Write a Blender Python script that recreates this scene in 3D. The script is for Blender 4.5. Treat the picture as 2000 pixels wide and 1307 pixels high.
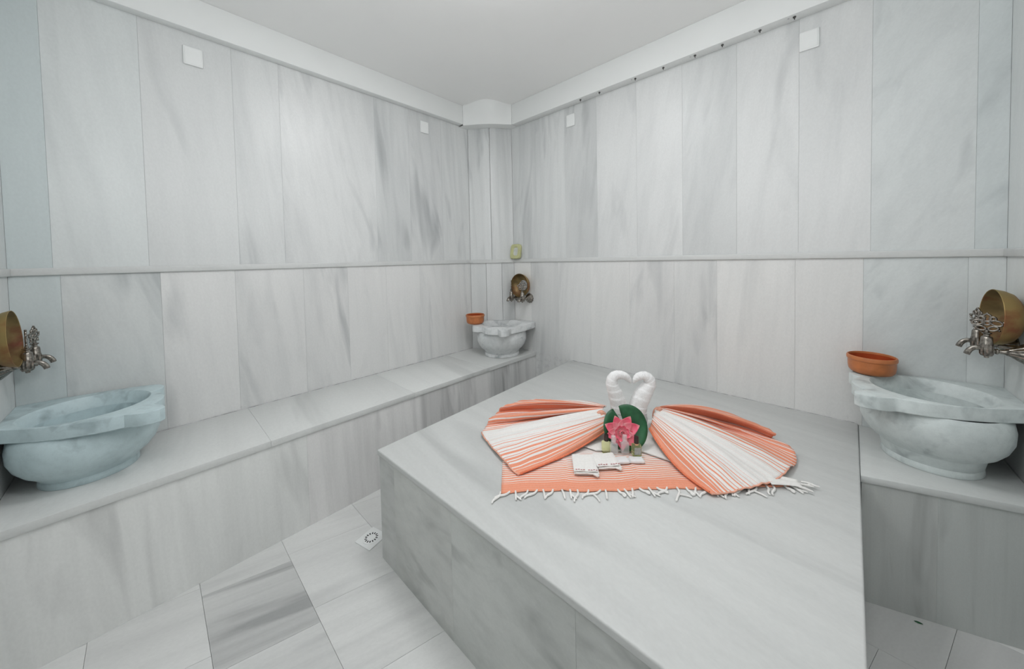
import bpy, bmesh, math, random
from mathutils import Vector, Matrix
random.seed(7)
scene = bpy.context.scene
COL = scene.collection
for o in list(bpy.data.objects):
    bpy.data.objects.remove(o, do_unlink=True)

# ---------------------------------------------------------------- camera
cam_data = bpy.data.cameras.new('camera')
cam_data.sensor_fit = 'HORIZONTAL'
cam_data.sensor_width = 36.0
cam_data.lens = 663.6 / 2000.0 * 36.0
cam_data.shift_x = 0.0
cam_data.shift_y = -(653.5 - 526.6) / 2000.0
cam_data.clip_start = 0.02
cam = bpy.data.objects.new('camera', cam_data)
COL.objects.link(cam)
yaw, pitch, roll = math.radians(43.0936), math.radians(1.7203), math.radians(1.1701)
fw = Vector((-math.sin(yaw) * math.cos(pitch), math.cos(yaw) * math.cos(pitch), -math.sin(pitch)))
rt = Vector((math.cos(yaw), math.sin(yaw), 0))
upv = rt.cross(fw)
cr = rt * math.cos(roll) - upv * math.sin(roll)
cu = rt * math.sin(roll) + upv * math.cos(roll)
CAM = Vector((2.2162, -2.1078, 1.2))
cam.matrix_world = Matrix(((cr.x, cu.x, -fw.x, CAM.x), (cr.y, cu.y, -fw.y, CAM.y), (cr.z, cu.z, -fw.z, CAM.z), (0, 0, 0, 1)))
scene.camera = cam

# ---------------------------------------------------------------- world and light
world = bpy.data.worlds.new('world')
scene.world = world
world.use_nodes = True
world.node_tree.nodes['Background'].inputs[0].default_value = (0.8, 0.86, 0.9, 1)
world.node_tree.nodes['Background'].inputs[1].default_value = 0.5
scene.view_settings.view_transform = 'Standard'
scene.view_settings.look = 'None'
scene.view_settings.gamma = 1.0
scene.view_settings.use_curve_mapping = False
scene.view_settings.exposure = 0.24


FILL_GLOBE_STRENGTH = 11.0     # the two globe pendants added as unseen fill (built with their fittings further down)
FILL_DOME_STRENGTH = 20.0      # the dome lamp added out of view on the ceiling to even the light

# ---------------------------------------------------------------- room measures (metres)
LX, LY = 2.682, 2.465           # room size
Z_CEIL, Z_BEAM = 2.446, 2.288
D_BEAM = 0.0655
Z_RAIL0, Z_RAIL1 = 1.174, 1.203
Z_BENCH, W_BENCH = 0.4522, 0.493
Z_PLAT = 0.4465
Z_BENCH2 = 0.441
COL_X, COL_Y = 0.27, -0.25      # where the rounded corner panel meets the two walls
E_R = Vector((0.7305, 0.6829, 0))
E_F = Vector((-0.6829, 0.7305, 0))


# ---------------------------------------------------------------- mesh helpers
def link(name, me, mat=None, parent=None, loc=None):
    o = bpy.data.objects.new(name, me)
    COL.objects.link(o)
    if mat is not None and len(me.materials) == 0:
        me.materials.append(mat)
    if loc is not None:
        o.location = loc
    if parent is not None:
        o.parent = parent
    return o


def empty(name, loc=(0, 0, 0), rz=0.0):
    o = bpy.data.objects.new(name, None)
    COL.objects.link(o)
    o.location = loc
    o.rotation_euler = (0, 0, rz)
    o.empty_display_size = 0.05
    return o


def tag(o, label, cat, group=None):
    o['label'] = label
    o['category'] = cat
    if group:
        o['group'] = group
    return o


def struct(o):
    o['kind'] = 'structure'
    return o


def finish(bm, smooth=None):
    bmesh.ops.recalc_face_normals(bm, faces=bm.faces)
    me = bpy.data.meshes.new('mesh')
    bm.to_mesh(me)
    bm.free()
    if smooth is not None:
        for p in me.polygons:
            p.use_smooth = True
        me.set_sharp_from_angle(angle=math.radians(smooth))
    return me


def box_mesh(sx, sy, sz, bev=0.0015, seg=1):
    """box centred on its origin"""
    bm = bmesh.new()
    bmesh.ops.create_cube(bm, size=1.0)
    for v in bm.verts:
        v.co = Vector((v.co.x * sx, v.co.y * sy, v.co.z * sz))
    if bev:
        bmesh.ops.bevel(bm, geom=bm.edges[:], offset=min(bev, sx * .45, sy * .45, sz * .45), segments=seg, affect='EDGES', profile=0.5)
    return finish(bm, 40 if seg > 1 else None)


def box(name, lo, hi, mat, parent=None, bev=0.0015, seg=1):
    lo, hi = Vector(lo), Vector(hi)
    c = (lo + hi) / 2
    d = hi - lo
    o = link(name, box_mesh(d.x, d.y, d.z, bev, seg), mat, None, c)
    if parent is not None:
        set_parent(o, parent)
    return o


def set_parent(o, parent):
    """parent keeping the world place (parents here are only moved and turned about z)"""
    m = Matrix.Translation(parent.location) @ parent.rotation_euler.to_matrix().to_4x4()
    if parent.parent:
        q = parent.parent
        m = Matrix.Translation(q.location) @ q.rotation_euler.to_matrix().to_4x4() @ m
    mo = Matrix.Translation(o.location) @ o.rotation_euler.to_matrix().to_4x4()
    l = m.inverted() @ mo
    o.parent = parent
    o.location = l.to_translation()
    o.rotation_euler = l.to_euler()


def prism_mesh(pts, z0, z1, bev=0.0015, seg=1, origin=(0, 0)):
    """vertical prism over a plan polygon"""
    bm = bmesh.new()
    lo = [bm.verts.new((x - origin[0], y - origin[1], z0)) for x, y in pts]
    hi = [bm.verts.new((x - origin[0], y - origin[1], z1)) for x, y in pts]
    n = len(pts)
    bm.faces.new(lo[::-1])
    bm.faces.new(hi)
    for i in range(n):
        j = (i + 1) % n
        bm.faces.new((lo[i], lo[j], hi[j], hi[i]))
    if bev:
        bmesh.ops.bevel(bm, geom=bm.edges[:], offset=bev, segments=seg, affect='EDGES', profile=0.5)
    return finish(bm, 40 if seg > 1 else None)


def prism(name, pts, z0, z1, mat, parent=None, bev=0.0015, seg=1):
    cx = sum(p[0] for p in pts) / len(pts)
    cy = sum(p[1] for p in pts) / len(pts)
    o = link(name, prism_mesh(pts, z0, z1, bev, seg, (cx, cy)), mat, None, (cx, cy, 0))
    if parent is not None:
        set_parent(o, parent)
    return o


def lathe_bm(bm, prof, n=48, flutes=0, amp=0.0, axis='z', loc=(0, 0, 0), close=False):
    """revolve (radius, height) pairs; flutes ripple the radius; closed top and bottom where radius is 0"""
    loc = Vector(loc)
    rings = []
    for r, h in prof:
        ring = []
        if r < 1e-6:
            p = Vector((0, 0, h))
            ring = [p]
        else:
            for i in range(n):
                a = 2 * math.pi * i / n
                rr = r * (1 + amp * math.cos(flutes * a)) if flutes else r
                ring.append(Vector((rr * math.cos(a), rr * math.sin(a), h)))
        out = []
        for p in ring:
            if axis == 'x':
                p = Vector((p.z, p.x, p.y))
            elif axis == 'y':
                p = Vector((p.x, p.z, p.y))
            out.append(bm.verts.new(p + loc))
        rings.append(out)
    pairs = list(zip(rings[:-1], rings[1:]))
    if close:
        pairs.append((rings[-1], rings[0]))
    for a, b in pairs:
        if len(a) == 1 and len(b) == 1:
            continue
        for i in range(n):
            j = (i + 1) % n
            if len(a) == 1:
                bm.faces.new((a[0], b[j], b[i]))
            elif len(b) == 1:
                bm.faces.new((a[i], a[j], b[0]))
            else:
                bm.faces.new((a[i], a[j], b[j], b[i]))


def lathe_mesh(prof, n=48, flutes=0, amp=0.0, axis='z', smooth=35, close=False):
    bm = bmesh.new()
    lathe_bm(bm, prof, n, flutes, amp, axis, close=close)
    return finish(bm, smooth)


def tube_bm(bm, pts, radii, n=12, caps=True, flute=0, amp=0.0, closed=False):
    """tube through points with a radius each"""
    pts = [Vector(p) for p in pts]
    m = len(pts)
    if not hasattr(radii, '__len__'):
        radii = [radii] * m
    tang = []
    for i in range(m):
        if closed:
            t = pts[(i + 1) % m] - pts[i - 1]
        else:
            t = pts[min(i + 1, m - 1)] - pts[max(i - 1, 0)]
        tang.append(t.normalized())
    ref = Vector((0, 0, 1))
    if abs(tang[0].dot(ref)) > 0.9:
        ref = Vector((0, 1, 0))
    nrm = (ref - tang[0] * ref.dot(tang[0])).normalized()
    rings = []
    for i in range(m):
        nrm = (nrm - tang[i] * nrm.dot(tang[i])).normalized()
        bi = tang[i].cross(nrm)
        ring = []
        for k in range(n):
            a = 2 * math.pi * k / n
            r = radii[i] * (1 + amp * math.cos(flute * a)) if flute else radii[i]
            ring.append(bm.verts.new(pts[i] + nrm * (r * math.cos(a)) + bi * (r * math.sin(a))))
        rings.append(ring)
    seq = list(zip(rings[:-1], rings[1:]))
    if closed:
        seq.append((rings[-1], rings[0]))
    for a, b in seq:
        for k in range(n):
            j = (k + 1) % n
            bm.faces.new((a[k], a[j], b[j], b[k]))
    if caps and not closed:
        bm.faces.new(rings[0][::-1])
        bm.faces.new(rings[-1])


def tube_mesh(pts, radii, n=12, smooth=50, **kw):
    bm = bmesh.new()
    tube_bm(bm, pts, radii, n, **kw)
    return finish(bm, smooth)


def catmull(P, n):
    """n samples along a smooth curve through P (tuples of any length)"""
    m = len(P)
    out = []
    for i in range(n):
        u = i / (n - 1) * (m - 1)
        k = min(int(u), m - 2)
        t = u - k
        p0, p1, p2, p3 = P[max(k - 1, 0)], P[k], P[k + 1], P[min(k + 2, m - 1)]
        out.append(tuple(0.5 * (2 * b + (c - a) * t + (2 * a - 5 * b + 4 * c - d) * t * t + (3 * b - a - 3 * c + d) * t ** 3)
                         for a, b, c, d in zip(p0, p1, p2, p3)))
    return out


def copy_tree(o, parent=None):
    c = o.copy()
    COL.objects.link(c)
    if parent:
        c.parent = parent
    for ch in list(o.children):
        copy_tree(ch, c)
    return c


# ---------------------------------------------------------------- materials
def new_mat(name):
    m = bpy.data.materials.new(name)
    m.use_nodes = True
    nt = m.node_tree
    b = nt.nodes['Principled BSDF']
    return m, nt, b


def node(nt, typ, **kw):
    n = nt.nodes.new(typ)
    for k, v in kw.items():
        if k.startswith('i_'):
            n.inputs[int(k[2:])].default_value = v
        else:
            setattr(n, k, v)
    return n


def math_node(nt, op, a, b=None, clamp=False):
    n = nt.nodes.new('ShaderNodeMath')
    n.operation = op
    n.use_clamp = clamp
    for i, x in enumerate((a, b)):
        if x is None:
            continue
        if isinstance(x, (int, float)):
            n.inputs[i].default_value = x
        else:
            nt.links.new(x, n.inputs[i])
    return n.outputs[0]


def ramp(nt, fac, stops, interp='LINEAR'):
    r = nt.nodes.new('ShaderNodeValToRGB')
    r.color_ramp.interpolation = interp
    els = r.color_ramp.elements
    while len(els) < len(stops):
        els.new(0.5)
    for e, (p, c) in zip(els, stops):
        e.position = p
        e.color = c if len(c) == 4 else (*c, 1)
    nt.links.new(fac, r.inputs[0])
    return r.outputs[0]


def marble(name, axis='z', rough=0.32, freq=1.0, light=(0.80, 0.815, 0.81), dark=(0.46, 0.48, 0.485), iso=False, skew=0.0, mould=None):
    """veined grey-white marble. Veins run along `axis`; tint, vein strength and slant come from each object"""
    m, nt, b = new_mat(name)
    L = nt.links.new
    tc = node(nt, 'ShaderNodeTexCoord')
    oi = node(nt, 'ShaderNodeObjectInfo')
    slant = node(nt, 'ShaderNodeAttribute', attribute_type='OBJECT', attribute_name='slant')
    vein = node(nt, 'ShaderNodeAttribute', attribute_type='OBJECT', attribute_name='vein')
    sep = node(nt, 'ShaderNodeSeparateXYZ')
    L(tc.outputs['Object'], sep.inputs[0])
    x, y, z = sep.outputs
    if axis == 'z':
        al, a1, a2 = z, x, y
    elif axis == 'x':
        al, a1, a2 = x, y, z
    else:
        al, a1, a2 = y, x, z
    sl = math_node(nt, 'MULTIPLY', al, math_node(nt, 'ADD', slant.outputs['Fac'], skew))
    a1 = math_node(nt, 'ADD', a1, sl)
    if axis == 'z':
        a2 = math_node(nt, 'ADD', a2, sl)
    comb = node(nt, 'ShaderNodeCombineXYZ')
    L(a1, comb.inputs[0])
    L(a2, comb.inputs[1])
    L(al, comb.inputs[2])
    off = node(nt, 'ShaderNodeVectorMath', operation='SCALE')
    off.inputs[0].default_value = (31.0, 17.0, 43.0)
    L(oi.outputs['Random'], off.inputs['Scale'])
    add = node(nt, 'ShaderNodeVectorMath', operation='ADD')
    L(comb.outputs[0], add.inputs[0])
    L(off.outputs[0], add.inputs[1])

    def tex(sc, st, det, rg, dist):
        mp = node(nt, 'ShaderNodeMapping')
        k = 1.0 if iso else st
        mp.inputs['Scale'].default_value = (sc * freq, sc * freq, sc * freq * k)
        L(add.outputs[0], mp.inputs[0])
        nz = node(nt, 'ShaderNodeTexNoise')
        nz.inputs['Scale'].default_value = 1.0
        nz.inputs['Detail'].default_value = det
        nz.inputs['Roughness'].default_value = rg
        nz.inputs['Distortion'].default_value = dist
        L(mp.outputs[0], nz.inputs['Vector'])
        return nz.outputs['Fac']
    broad = ramp(nt, tex(2.8, 0.20, 3, 0.5, 0.5), [(0.38, (0, 0, 0)), (0.72, (1, 1, 1))])
    fine = ramp(nt, tex(22.0, 0.035, 4, 0.55, 0.15), [(0.44, (0, 0, 0)), (0.74, (1, 1, 1))])
    blot = ramp(nt, tex(6.0, 0.15, 3, 0.5, 0.6), [(0.57, (0, 0, 0)), (0.76, (1, 1, 1))])
    grain = tex(140.0, 0.6, 2, 0.6, 0.0)
    s = math_node(nt, 'ADD', math_node(nt, 'MULTIPLY', broad, 0.30), math_node(nt, 'MULTIPLY', fine, 0.17))
    s = math_node(nt, 'ADD', s, math_node(nt, 'MULTIPLY', blot, 0.62))
    s = math_node(nt, 'MULTIPLY', s, vein.outputs['Fac'], True)
    mix = node(nt, 'ShaderNodeMix', data_type='RGBA')
    mix.inputs[6].default_value = (*light, 1)
    mix.inputs[7].default_value = (*dark, 1)
    L(s, mix.inputs[0])
    mul = node(nt, 'ShaderNodeMix', data_type='RGBA', blend_type='MULTIPLY')
    mul.inputs[0].default_value = 1.0
    L(mix.outputs[2], mul.inputs[6])
    L(oi.outputs['Color'], mul.inputs[7])
    gr = node(nt, 'ShaderNodeMix', data_type='RGBA', blend_type='MULTIPLY')
    gr.inputs[0].default_value = 1.0
    L(mul.outputs[2], gr.inputs[6])
    L(ramp(nt, grain, [(0.3, (0.955, 0.955, 0.955)), (0.7, (1, 1, 1))]), gr.inputs[7])
    col = gr.outputs[2]
    if mould:
        # grey mould specks that grow in the damp joint at a given height
        geo = node(nt, 'ShaderNodeNewGeometry')
        sp = node(nt, 'ShaderNodeSeparateXYZ')
        L(geo.outputs['Position'], sp.inputs[0])
        hgt = math_node(nt, 'DIVIDE', math_node(nt, 'SUBTRACT', sp.outputs[2], mould), 0.09, True)
        mn = node(nt, 'ShaderNodeTexNoise')
        mn.inputs['Scale'].default_value = 24.0
        mn.inputs['Detail'].default_value = 6
        mn.inputs['Roughness'].default_value = 0.7
        L(geo.outputs['Position'], mn.inputs['Vector'])
        k = math_node(nt, 'SUBTRACT', mn.outputs['Fac'], math_node(nt, 'ADD', math_node(nt, 'MULTIPLY', hgt, 0.30), 0.50))
        k = math_node(nt, 'MULTIPLY', k, 2.0, True)
        mm = node(nt, 'ShaderNodeMix', data_type='RGBA')
        mm.inputs[7].default_value = (0.36, 0.36, 0.37, 1)
        L(k, mm.inputs[0])
        L(col, mm.inputs[6])
        col = mm.outputs[2]
    L(col, b.inputs['Base Color'])
    rr = math_node(nt, 'ADD', math_node(nt, 'MULTIPLY', broad, 0.12), rough)
    L(rr, b.inputs['Roughness'])
    bp = node(nt, 'ShaderNodeBump')
    bp.inputs['Strength'].default_value = 0.04
    bp.inputs['Distance'].default_value = 0.002
    L(grain, bp.inputs['Height'])
    L(bp.outputs[0], b.inputs['Normal'])
    return m


def stone(o, tint=(1, 1, 1), vein=1.0, slant=0.0):
    o.color = (*tint, 1)
    o['vein'] = float(vein)
    o['slant'] = float(slant)
    return o


def plain(name, col, rough=0.5, metal=0.0, noise=0.0, nscale=40.0, spec=None, bump=0.0):
    m, nt, b = new_mat(name)
    b.inputs['Roughness'].default_value = rough
    b.inputs['Metallic'].default_value = metal
    if spec is not None:
        b.inputs['Specular IOR Level'].default_value = spec
    tc = node(nt, 'ShaderNodeTexCoord')
    nz = node(nt, 'ShaderNodeTexNoise')
    nz.inputs['Scale'].default_value = nscale
    nz.inputs['Detail'].default_value = 4
    nt.links.new(tc.outputs['Object'], nz.inputs['Vector'])
    lo = tuple(c * (1 - noise) for c in col)
    hi = tuple(min(1, c * (1 + noise * .4)) for c in col)
    nt.links.new(ramp(nt, nz.outputs['Fac'], [(0.3, lo), (0.7, hi)]), b.inputs['Base Color'])
    if bump:
        bp = node(nt, 'ShaderNodeBump')
        bp.inputs['Strength'].default_value = bump
        bp.inputs['Distance'].default_value = 0.002
        nt.links.new(nz.outputs['Fac'], bp.inputs['Height'])
        nt.links.new(bp.outputs[0], b.inputs['Normal'])
    return m

M_WALL = marble('marble_wall', 'z', rough=0.36)
M_WALL_LOW = marble('marble_wall_lower', 'z', rough=0.36, light=(0.83, 0.835, 0.825), mould=0.44)
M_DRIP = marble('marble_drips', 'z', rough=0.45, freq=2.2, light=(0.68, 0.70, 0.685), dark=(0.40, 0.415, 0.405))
M_TOP = marble('marble_top', 'x', rough=0.38, freq=0.8, light=(0.72, 0.735, 0.725), dark=(0.45, 0.465, 0.46))
M_FRONT = marble('marble_front', 'z', rough=0.42, freq=1.1, light=(0.90, 0.905, 0.895), dark=(0.28, 0.285, 0.285))
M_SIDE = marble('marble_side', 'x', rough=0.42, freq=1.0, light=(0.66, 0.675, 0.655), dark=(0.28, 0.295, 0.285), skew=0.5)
M_FLOOR = marble('marble_floor', 'y', rough=0.45, freq=1.0, light=(0.84, 0.85, 0.84), dark=(0.46, 0.47, 0.47), skew=-0.35)
M_BASIN = marble('marble_basin', 'z', rough=0.40, freq=2.0, light=(0.84, 0.86, 0.86), dark=(0.34, 0.375, 0.385), iso=True)
M_GROUT = plain('grout', (0.52, 0.52, 0.51), 0.9, noise=0.15)
M_BACK = plain('screed', (0.60, 0.60, 0.60), 0.95, noise=0.1)
M_PLASTER = plain('white_plaster', (0.88, 0.90, 0.89), 0.7, noise=0.015, nscale=6)
M_CEIL = plain('ceiling_paint', (0.95, 0.955, 0.945), 0.8, noise=0.02, nscale=4)
M_SEAL = plain('sealant', (0.58, 0.58, 0.58), 0.6, noise=0.5, nscale=30)
M_WHITE = plain('white_plastic', (0.88, 0.90, 0.89), 0.35, noise=0.01)
M_SCREW = plain('dark_screw', (0.10, 0.10, 0.095), 0.5, 0.6, noise=0.3, nscale=300)


# ================================================================ the setting
# ---- floor of staggered, slightly slanted marble tiles
floor = struct(box('floor', (-0.15, -LY - .15, -0.10), (LX + .15, .15, -0.020), M_GROUT, bev=0))
rows = [-2.465, -2.285, -2.019, -1.757, -1.46, -1.195, -0.93, -0.642, -0.38, 0.0]
row_x = [0.44, 0.44, 0.559, 0.59, 0.50, 0.44, 0.60, 0.47, 0.62]
LEN = [0.32, 0.32, 0.345, 0.323, 0.33, 0.32, 0.33, 0.33, 0.32]
tile_tone = {(2, 2): (0.86, 2.2), (3, 2): (0.99, 0.7), (3, 3): (0.94, 1.5), (1, 2): (0.98, 0.9), (4, 2): (0.88, 0.5), (4, 1): (0.96, 0.4), (2, 3): (0.95, 1.5), (7, 8): (0.9, 1.0)}
rnd = random.Random(3)
for r in range(len(rows) - 1):
    y0, y1 = rows[r], rows[r + 1]
    k0 = -2
    for k in range(-2, 9):
        xa = row_x[r] + k * LEN[r]
        xb = xa + LEN[r]
        dx = 0.28 * (y1 - y0)
        g = 0.0004
        cl = lambda v: max(0.0, min(LX, v))
        pts = [(cl(xa + g), y0 + g), (cl(xb - g), y0 + g), (cl(xb + dx - g), y1 - g), (cl(xa + dx + g), y1 - g)]
        if pts[1][0] - pts[0][0] < 0.03 or pts[2][0] - pts[3][0] < 0.03:
            continue
        t = prism('tile', pts, -0.020, 0.0, M_FLOOR, floor, bev=0.0004)
        tone, vn = tile_tone.get((r, k + 2), (rnd.uniform(0.90, 1.0), rnd.uniform(0.5, 1.2)))
        stone(t, (tone, tone, tone * .995), vn)

# ---- ceiling
ceiling = struct(box('ceiling', (-0.15, -LY - .15, Z_CEIL), (LX + .15, .15, Z_CEIL + .1), M_CEIL, bev=0))

# ---- walls: a backing with marble slabs on it
T = 0.02


def slab_wall(wall, seams, z0, z1, axis, plane, sign, tones):
    """slabs between seam positions along `axis` on the plane"""
    for i in range(len(seams) - 1):
        a, b = sorted((seams[i], seams[i + 1]))
        a += 0.0002
        b -= 0.0002
        tint, vn, sl = tones[i] if i < len(tones) else ((0.97, 0.97, 0.97), 0.8, 0.05)
        if axis == 'y':
            lo = (min(plane, plane + sign * T), a, z0)
            hi = (max(plane, plane + sign * T), b, z1)
        else:
            lo = (a, min(plane, plane + sign * T), z0)
            hi = (b, max(plane, plane + sign * T), z1)
        stone(box('slab', lo, hi, M_WALL if z0 > 1 else M_WALL_LOW, wall, bev=0.0004), tint, vn, sl)


B1, B2, B3 = (0.83, 0.90, 0.91), (0.90, 0.945, 0.95), (0.945, 0.97, 0.97)
N0, N1, N2, N3 = (0.90, 0.905, 0.905), (0.955, 0.96, 0.96), (0.99, 0.99, 0.99), (1.02, 1.02, 1.015)
wall_left = struct(box('wall_left', (-0.15, -LY - .15, 0), (-T, .15, Z_CEIL), M_BACK, bev=0))
slab_wall(wall_left, [-2.465, -2.363, -2.105, -1.786, -1.585, -1.05, -0.80, -0.52, COL_Y], Z_RAIL1 - .014, Z_BEAM + .05, 'y', 0, -1,
          [(B1, 0.5, 0.05), (B3, 0.6, 0.12), (N1, 0.5, 0.10), (N1, 1.2, 0.10), (N2, 1.1, 0.16), (N1, 1.5, 0.08), (N2, 1.4, 0.12), (N1, 1.6, 0.06)])
slab_wall(wall_left, [-2.465, -2.347, -2.073, -1.808, -1.50, -1.255, -1.001, -0.74, -0.468, COL_Y], 0.0, Z_RAIL0 + .014, 'y', 0, -1,
          [(B1, 0.9, 0.10), (B3, 1.2, 0.20), (N2, 0.7, 0.12), (N2, 0.9, 0.10), (N2, 1.1, 0.14), (N2, 0.6, 0.05), (N2, 0.9, 0.10), (N2, 1.0, 0.12), (N1, 0.9, 0.06)])
wall_right = struct(box('wall_right', (-T, T, 0), (LX + .15, .15, Z_CEIL), M_BACK, bev=0))
slab_wall(wall_right, [COL_X, 0.524, 0.797, 1.055, 1.33, 1.597, 1.86, 2.107, 2.343, 2.611, LX], Z_RAIL1 - .014, Z_BEAM + .05, 'x', 0, 1,
          [(N1, 1.5, -.05), (N1, 1.3, -.06), (N0, 1.5, -.10), (N2, 0.8, -.12), (N2, 0.8, -.15), (N1, 1.1, -.14), (N2, 0.8, -.12), (N2, 0.7, -.12), (B3, 0.9, -.40), (B2, 0.8, -.35)])
slab_wall(wall_right, [COL_X, 0.452, 0.72, 0.994, 1.277, 1.548, 1.768, 2.096, 2.323, 2.598, LX], 0.0, Z_RAIL0 + .014, 'x', 0, 1,
          [(N3, 0.4, -.05), (N1, 0.8, -.06), (N1, 0.9, -.08), (N3, 0.7, -.1), (N2, 0.9, -.14), (N1, 1.1, -.08), (N3, 0.7, -.08), (N3, 0.6, -.06), (B2, 1.1, -.45), (B2, 0.5, -.1)])
wall_end = struct(box('wall_end', (LX + T, -LY - .15, 0), (LX + .15, T, Z_CEIL), M_BACK, bev=0))
slab_wall(wall_end, [0.0, -0.29, -0.58, -1.1, -1.6, -2.1, -LY], Z_RAIL1 - .014, Z_BEAM + .05, 'y', LX, 1, [(B3, 0.6, 0.1), (B3, 0.6, 0.1), (N1, 0.8, 0.1)])
slab_wall(wall_end, [0.0, -0.29, -0.58, -1.1, -1.6, -2.1, -LY], 0.0, Z_RAIL0 + .014, 'y', LX, 1, [(B3, 0.6, 0.1), (B3, 0.6, 0.1), (N1, 0.8, 0.1)])
wall_rear = struct(box('wall_rear', (-T, -LY - .15, 0), (LX + T, -LY - T, Z_CEIL), M_BACK, bev=0))
slab_wall(wall_rear, [0.0, 0.32, 0.64, 1.0], Z_RAIL1 - .014, Z_BEAM + .05, 'x', -LY, -1, [(B3, 0.6, 0.1), (B3, 0.6, 0.1), (N1, 0.8, 0.1)])
slab_wall(wall_rear, [0.0, 0.32, 0.64, 1.0], 0.0, Z_RAIL0 + .014, 'x', -LY, -1, [(B3, 0.6, 0.1), (B3, 0.6, 0.1), (N1, 0.8, 0.1)])
slab_wall(wall_rear, [1.86, 2.3, LX], 0.0, Z_BEAM + .05, 'x', -LY, -1, [(N1, 0.8, 0.1), (N1, 0.8, 0.1)])
slab_wall(wall_rear, [1.0, 1.43, 1.86], 2.08, Z_BEAM + .05, 'x', -LY, -1, [(N1, 0.8, 0.1), (N1, 0.8, 0.1)])
# door behind the camera
door = struct(box('door_1', (1.01, -LY - T, 0.004), (1.85, -LY + 0.012, 2.075), M_WHITE, bev=0.003))
bm = bmesh.new()
lathe_bm(bm, [(0, 0), (.022, 0), (.022, .006), (.009, .010), (.009, .045), (0, .045)], 20, axis='y', loc=(0, 0, 0))
tube_bm(bm, [(0, .04, 0), (-.06, .042, 0), (-.11, .04, 0)], .009, 10)
h = link('door_handle', finish(bm, 40), M_SCREW, None, (1.78, -LY + 0.012, 1.02))
set_parent(h, door)


# ---- rounded panel across the far corner
def arc(bulge, n=17, p0=(0.0, COL_Y), p1=(COL_X, 0.0), t0=0.0, t1=1.0):
    nx, ny = -(p1[1] - p0[1]), (p1[0] - p0[0])
    l = math.hypot(nx, ny)
    nx, ny = -nx / l, -ny / l      # towards the room (+x, -y)
    if nx < 0:
        nx, ny = -nx, -ny
    out = []
    for i in range(n):
        t = t0 + (t1 - t0) * i / (n - 1)
        k = bulge * math.sin(math.pi * t) ** 1.45
        out.append((p0[0] + (p1[0] - p0[0]) * t + nx * k, p0[1] + (p1[1] - p0[1]) * t + ny * k))
    return out


def inner(pts, d):
    c = (-0.02, 0.02)
    out = []
    for x, y in pts:
        l = math.hypot(x - c[0], y - c[1])
        out.append((x - (x - c[0]) / l * d, y - (y - c[1]) / l * d))
    return out


BULGE = 0.035
core = arc(BULGE - .0, 13)
wall_corner = struct(prism('wall_corner', inner(core, T) + [(-.015, .015)], 0.0, Z_CEIL, M_BACK, bev=0))
for (za, zb, cuts, tones) in ((Z_RAIL1 - .014, Z_BEAM + .05, (0, .5, 1), [(N1, 1.7), (N0, 1.8)]), (0.0, Z_RAIL0 + .014, (0, .36, .72, 1), [(N1, .8), (N2, .6), (N0, .7)])):
    for i in range(len(cuts) - 1):
        f = arc(BULGE, 9, t0=cuts[i] + .004, t1=cuts[i + 1] - .004)
        o = prism('slab', f + inner(f, T - .0005)[::-1], za, zb, M_WALL, wall_corner, bev=0)
        stone(o, tones[i][0], tones[i][1], 0.03)


# ---- slim marble rail around the walls
def rail(name, lo, hi):
    return struct(stone(box(name, lo, hi, M_TOP, None, bev=0.006, seg=3), (0.98, 0.98, 0.98), 0.5))


RP = 0.010
rail('trim_1', (0, -LY, Z_RAIL0), (RP, COL_Y, Z_RAIL1))
rail('trim_2', (COL_X, -RP, Z_RAIL0), (LX, 0, Z_RAIL1))
rail('trim_3', (LX - RP, -LY, Z_RAIL0), (LX, -RP, Z_RAIL1))
f = arc(BULGE, 15)
o = prism('trim_4', [(x + .009, y - .009) for x, y in f] + f[::-1], Z_RAIL0, Z_RAIL1, M_TOP, None, bev=0.003, seg=2)
struct(stone(o, (0.98, 0.98, 0.98), 0.5))
rail('trim_5', (RP, -LY, Z_RAIL0), (1.0, -LY + RP, Z_RAIL1))

# ---- white boxed beam under the ceiling
BX0, BX1 = -0.335, 0.335
beam_l = struct(box('trim_6', (0, -LY, Z_BEAM + .008), (D_BEAM - .016, BX0, Z_CEIL), M_PLASTER, bev=0.003, seg=2))
beam_r = struct(box('trim_7', (BX1, -D_BEAM, Z_BEAM), (LX, 0, Z_CEIL), M_PLASTER, bev=0.003, seg=2))
struct(box('trim_8', (LX - D_BEAM, -LY, Z_BEAM), (LX, -D_BEAM, Z_CEIL), M_PLASTER, bev=0.003, seg=2))
struct(box('trim_9', (D_BEAM, -LY, Z_BEAM), (LX - D_BEAM, -LY + D_BEAM, Z_CEIL), M_PLASTER, bev=0.003, seg=2))
bm = bmesh.new()
P0, P1 = (D_BEAM - .016, BX0), (BX1, -D_BEAM)
nseg = 25
rowsv = []
for k, (zz, bl) in enumerate(((Z_BEAM, 0.022), (Z_BEAM + .05, .036), (Z_BEAM + .10, .066), (Z_CEIL + .001, 0.104))):
    rowsv.append([bm.verts.new((x, y, zz)) for x, y in arc(bl, nseg, P0, P1)])
for a, b in zip(rowsv[:-1], rowsv[1:]):
    for i in range(nseg - 1):
        bm.faces.new((a[i], a[i + 1], b[i + 1], b[i]))
c0, c1 = bm.verts.new((0, BX0, Z_BEAM)), bm.verts.new((0, 0, Z_BEAM))
c2 = bm.verts.new((BX1, 0, Z_BEAM))
bm.faces.new([c0, c1, c2] + rowsv[0][::-1])
struct(link('trim_10', finish(bm, 50), M_PLASTER))
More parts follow.
